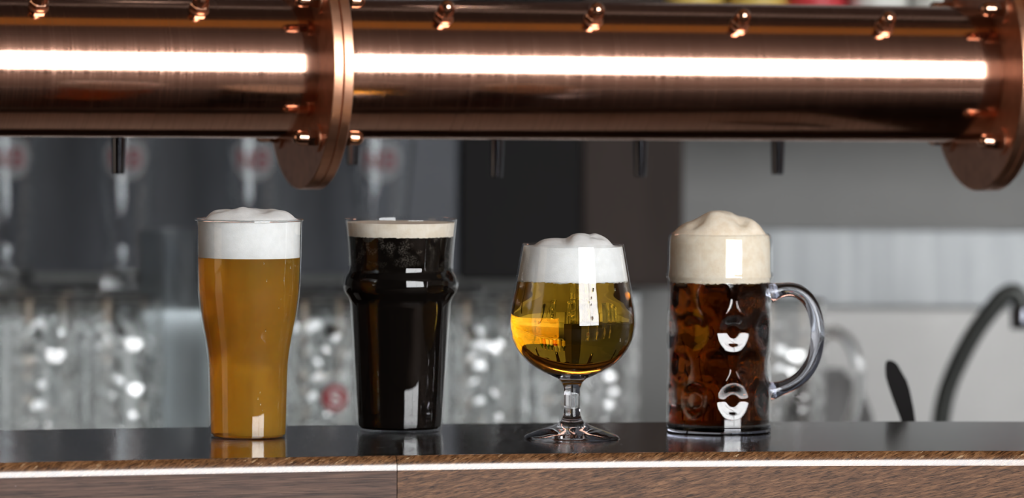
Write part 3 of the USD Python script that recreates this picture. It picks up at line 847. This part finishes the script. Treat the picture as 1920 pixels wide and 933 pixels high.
def logo_glass(px, d, lab):
    t = thing('logo_glass', lab, 'beer glass', (bx(px, d), d - 4.65, 1.1362), 'tall logo glasses on the shelf')
    part('glass', pil_mesh, 'logo_glass', t, 50)
    zc = 1.439 - (300 - 40) * d / F - 1.1362
    disc = trimesh.creation.cylinder(0.0245, 0.0004, sections=40)
    disc = disc.subdivide_to_size(0.006)
    rf = lambda z: pil(np.clip(z, 0, PH))
    pd = part('printed_disc', cone_wrap(disc, rf, zc, 0.0006), 'print_frost', t, True, label='round white print on the glass')
    tx = meshkit.text_mesh('NB', 0.020, 0.0004, True)
    tx = tx.subdivide_to_size(0.008); tx.apply_translation([-tx.bounds[:, 0].mean(), -tx.bounds[:, 1].mean(), 0])
    part('printed_letters', cone_wrap(tx, rf, zc, 0.0013), 'print_red', pd, False, label='red letters in the round print')


for i, px in enumerate((20, 238, 477, 714)):
    logo_glass(px, 6.40, ['tall blurred logo glass on the shelf at the left edge of the picture', 'tall blurred logo glass on the shelf behind the leftmost tap spout',
                          'tall blurred logo glass on the shelf above the amber wheat beer', 'tall blurred logo glass on the shelf above the black stout'][i])

# dimpled mugs on the back counter
MH, MR = 0.192, 0.0405


def rack_mug(seed):
    r_ = np.random.default_rng(seed)
    cs = []                                                     # hammered glass: round dents of uneven size
    for k in range(1600):
        a, z, q = r_.uniform(0, 2 * np.pi), r_.uniform(0.022, 0.160), r_.uniform(0.0048, 0.0125) if k > 60 else r_.uniform(0.010, 0.014)
        if all(math.hypot(MR * ((a - b[0] + np.pi) % (2 * np.pi) - np.pi), z - b[1]) > 0.86 * (q + b[2]) for b in cs):
            cs.append((a, z, q, q * r_.uniform(0.075, 0.15)))

    def dim(th, z, w=1.0):
        out = np.zeros_like(th)
        for a, cz, q, dp in cs:
            if abs(z - cz) < q:
                da = (th - a + np.pi) % (2 * np.pi) - np.pi
                out = np.maximum(out, dp * (0.5 + 0.5 * np.cos(np.pi * np.clip(np.sqrt((MR * da) ** 2 + (z - cz) ** 2) / q, 0, 1))))
        return out * w
    zz = np.linspace(0.004, MH, 110)
    fd = lambda z: float(np.clip((z - 0.012) / 0.01, 0, 1) * np.clip((0.168 - z) / 0.01, 0, 1))
    o = [(0, 0), (MR - 0.002, 0, 0)] + [(MR, z, fd(z)) for z in zz] + [(MR - 0.002, MH + 0.0015, 0)]
    i = [(MR - 0.0045, z, fd(z)) for z in zz[::-1] if z > 0.016] + [(0, 0.016)]
    return lathe(o + i, 200, dim)


t0 = None
hp = spline([(MR - 0.001, 0, 0.155), (MR + 0.022, 0, 0.157), (MR + 0.038, 0, 0.135), (MR + 0.040, 0, 0.095), (MR + 0.026, 0, 0.055), (MR - 0.001, 0, 0.043)], 40)
bodies, handle_m = [rack_mug(k) for k in (1, 2, 3)], tube(hp, 0.0065, 16)
spots = []
for row, (d, pxs) in enumerate(((6.06, (-66, 88, 236, 606, 757, 910, 1062)), (6.23, (10, 162, 545, 690, 835, 985, 1130)))):
    for k, px in enumerate(pxs):
        spots.append((px, d, row, k))
ordinal = ['first', 'second', 'third', 'fourth', 'fifth', 'sixth', 'seventh', 'eighth', 'ninth']
rowname = ['front', 'rear', 'rear']
firsts = [None] * 3
for n_, (px, d, row, k) in enumerate(spots):
    kind = (n_ * 2 + row) % 3
    lab = f'blurred clear dimpled mug on the back counter, {ordinal[k]} from the left in the {rowname[row]} row'
    loc = (bx(px, d), d - 4.65, BC + 0.0005)
    rz = float(rng.uniform(65, 115))
    if firsts[kind] is None and px != 606:
        firsts[kind] = t = thing('rack_mug', lab, 'beer mug', loc, 'dimpled mugs on the back counter', rz=rz)
        part('mug_body', bodies[kind], 'rack_glass', t, 50)
        part('handle', handle_m, 'rack_glass', t, True)
    elif px == 606:
        t = thing('rack_mug', 'blurred clear mug with a red round print, between the wheat beer and the stout', 'beer mug', loc, 'dimpled mugs on the back counter')
        part('mug_body', bodies[kind], 'rack_glass', t, 50)
        hm = handle_m.copy(); hm.apply_transform(trimesh.transformations.rotation_matrix(math.radians(80), [0, 0, 1]))
        part('handle', hm, 'rack_glass', t, True)
        rd = trimesh.creation.cylinder(0.0140, 0.0004, sections=40).subdivide_to_size(0.004)
        lt = meshkit.text_mesh('S', 0.015, 0.0004, True).subdivide_to_size(0.005); lt.apply_translation([-lt.bounds[:, 0].mean(), -lt.bounds[:, 1].mean(), 0])
        tw = trimesh.transformations.rotation_matrix(math.radians(21), [0, 0, 1])
        a = cone_wrap(rd, lambda z: np.full(np.shape(z), MR), 0.0897, 0.0008); a.apply_transform(tw)
        b = cone_wrap(lt, lambda z: np.full(np.shape(z), MR), 0.0897, 0.0014); b.apply_transform(tw)
        pr = part('printed_roundel', a, 'print_red_solid', t, True, label='red round print on the mug')
        part('printed_letter', b, 'print_white', pr, False, label='pale letter in the red print')
    else:
        copy_of(firsts[kind], loc, lab, rz)
copy_of(firsts[0], (bx(1478, 6.1), 6.1 - 4.65, BC + 0.0005), 'blurred clear dimpled mug standing alone behind the handle of the beer mug', -25, 'lone mug behind the beer mug')

# plain glass jugs in the darker gap behind the wheat beer
JH = 0.262
jug_r = PchipInterpolator([0, 0.02, 0.12, 0.2, JH], [0.031, 0.033, 0.036, 0.040, 0.043])
zz = np.linspace(0.002, JH, 50)
jug_mesh = lathe([(0, 0), (0.038, 0)] + [(float(jug_r(z)), z) for z in zz] + [(float(jug_r(z)) - 0.003, z) for z in zz[::-1] if z > 0.012] + [(0, 0.012)], 72)
j0 = thing('tall_carafe', 'tall smoky plain carafe blurred to the left of the amber wheat beer', 'carafe', (bx(338, 6.2), 1.50, BC + 0.0005))
part('glass', jug_mesh, 'smoked_glass', j0, 50)

# faucet over the sink on the right
d = 6.25
fpx = [(1760, 838), (1764, 790), (1776, 730), (1800, 672), (1834, 612), (1866, 570), (1888, 550), (1903, 548), (1912, 560), (1915, 592)]
c0 = at_depth(1760, 838, d)
ft = thing('faucet', 'dark curved swan-neck faucet blurred at the right edge', 'faucet', (c0[0], c0[1], BC))
path = spline([(at_depth(x, y, d) - c0) * [1, 0, 1] + [0, 0, c0[2] - BC] for x, y in fpx], 60)
path[0][2] = 0.01
part('neck', tube(path, 0.0100, 24), 'faucet_metal', ft, True)
part('base', lathe([(0, 0), (0.024, 0), (0.024, 0.008), (0.014, 0.016), (0.012, 0.04), (0, 0.04)], 36), 'faucet_metal', ft, 40)
e = path[-1]
part('aerator', moved(lathe([(0, 0), (0.012, 0), (0.0125, 0.002), (0.0125, 0.020), (0.0105, 0.024), (0, 0.024)], 32), e - [0, 0, 0.014]), 'copper_chrome' if 'copper_chrome' in MAT else 'chrome', ft, 40)

# round black bowl and the black scraper in its cup
bw = thing('round_dark_bowl', 'dark upturned round bowl blurred beside the lone glass mug', 'bowl', (bx(1555, 6.4), 1.75, BC))
part('body', lathe([(0.054, 0.0), (0.056, 0.002), (0.055, 0.02), (0.050, 0.050), (0.040, 0.075), (0.025, 0.093), (0.010, 0.099), (0, 0.100), (0, 0.097), (0.0245, 0.090), (0.0385, 0.073), (0.048, 0.050), (0.053, 0.02), (0.054, 0.0)], 56), 'dark_stoneware', bw, 40)
part('foot_ring', lathe([(0.018, 0.0965), (0.020, 0.094), (0.020, 0.101), (0.018, 0.101), (0.018, 0.0965)], 40), 'dark_stoneware', bw, 40)


d = 5.12
outline = np.array([(1716, 787), (1712, 762), (1705, 730), (1699, 712), (1690, 697), (1682, 683), (1676, 677.5), (1669, 675), (1663, 675.5), (1659.5, 680), (1659, 692), (1660, 706), (1664, 720), (1674, 748), (1686, 779), (1689, 787)], float)
q = np.stack([(outline[:, 0] - 1700) / F * d, (787 - outline[:, 1]) / F * d], 1)
zlow = 0.8645 - at_depth(1700, 787, d)[2]
low = np.array([(0.0205, zlow), (0.006, zlow)])
from shapely.geometry import Polygon
blade = trimesh.creation.extrude_polygon(Polygon(np.vstack([q[::-1], low[::-1]])).buffer(0), 0.004, engine='earcut')
blade.vertices = np.stack([blade.vertices[:, 0], blade.vertices[:, 2] - 0.002, blade.vertices[:, 1]], 1)
trimesh.repair.fix_normals(blade)
c = at_depth(1700, 787, d)
sc = thing('foam_scraper', 'flat black foam scraper standing up behind the right end of the bar', 'scraper', tuple(c))
part('handle', blade, 'black_plastic', sc, 30)
cup = thing('utensil_cup', 'steel cup on the low work shelf holding the black scraper', 'cup', (c[0] + 0.014, c[1], 0.86))
part('body', lathe([(0, 0), (0.032, 0), (0.034, 0.002), (0.034, 0.11), (0.0325, 0.11), (0.0325, 0.004), (0, 0.004)], 48), 'steel_plain', cup, 40)

# warm strip lamp hung above the bar in front of the pipe
lc = O + ax * 0.55 + np.array([0, 0, 1.55]) - fy * 0.40
Ml = np.eye(4); Ml[0, :3], Ml[1, :3], Ml[2, :3], Ml[3, :3] = ax, fy, uz, lc
lm = thing('strip_lamp', 'long warm strip lamp hanging above the bar, out of frame', 'lamp', matrix=Ml)
part('housing', box(-2.0, 2.0, -0.22, 0.22, 0.006, 0.05, 0.004), 'frame_paint', lm)
part('diffuser', box(-1.98, 1.98, -0.205, 0.205, 0.0, 0.006), 'warm_lamp', lm, False)
for x in (-1.5, 1.5):
    part('hanger', box(x - 0.006, x + 0.006, -0.006, 0.006, 0.05, ZC - lc[2] + 0.02), 'frame_paint', lm, False)

# pale panel behind the rack, and the ceiling spots that light the back bar
for a, b, lab in ((-2.0, bx(292, 6.7), 'pale panel on the wall behind the blurred mugs left of the wheat beer'), (bx(535, 6.7), bx(1155, 6.7), 'pale panel on the wall behind the blurred mugs between the wheat beer and the lager')):
    solo('rack_backing', box(a, b, Y1 - 0.006, Y1, BC, 1.083, 0.002), 'pale_panel', lab, 'wall panel')
sp0 = None
for i, x in enumerate((-0.95, -0.60, -0.25, 0.10)):
    lab = f'small black ceiling spot over the back bar, {ordinal[i]} from the left, out of frame'
    loc = (x, 1.15, 2.45)
    if sp0 is None:
        sp0 = thing('ceiling_spot', lab, 'spotlight', loc, 'spots over the back bar')
        part('housing', lathe([(0.046, 0), (0.05, 0), (0.05, 0.12), (0, 0.12), (0, 0.11), (0.046, 0.11), (0.046, 0)], 40), 'black_plastic', sp0, 30)
        part('bulb', lathe([(0, 0.09), (0.032, 0.09), (0.032, 0.10), (0, 0.10)], 40), 'spot_bulb', sp0, 30)
        part('stem', lathe([(0, 0.12), (0.008, 0.12), (0.008, ZC - 2.45), (0, ZC - 2.45)], 20), 'black_plastic', sp0, 30)
    else:
        copy_of(sp0, loc, lab)
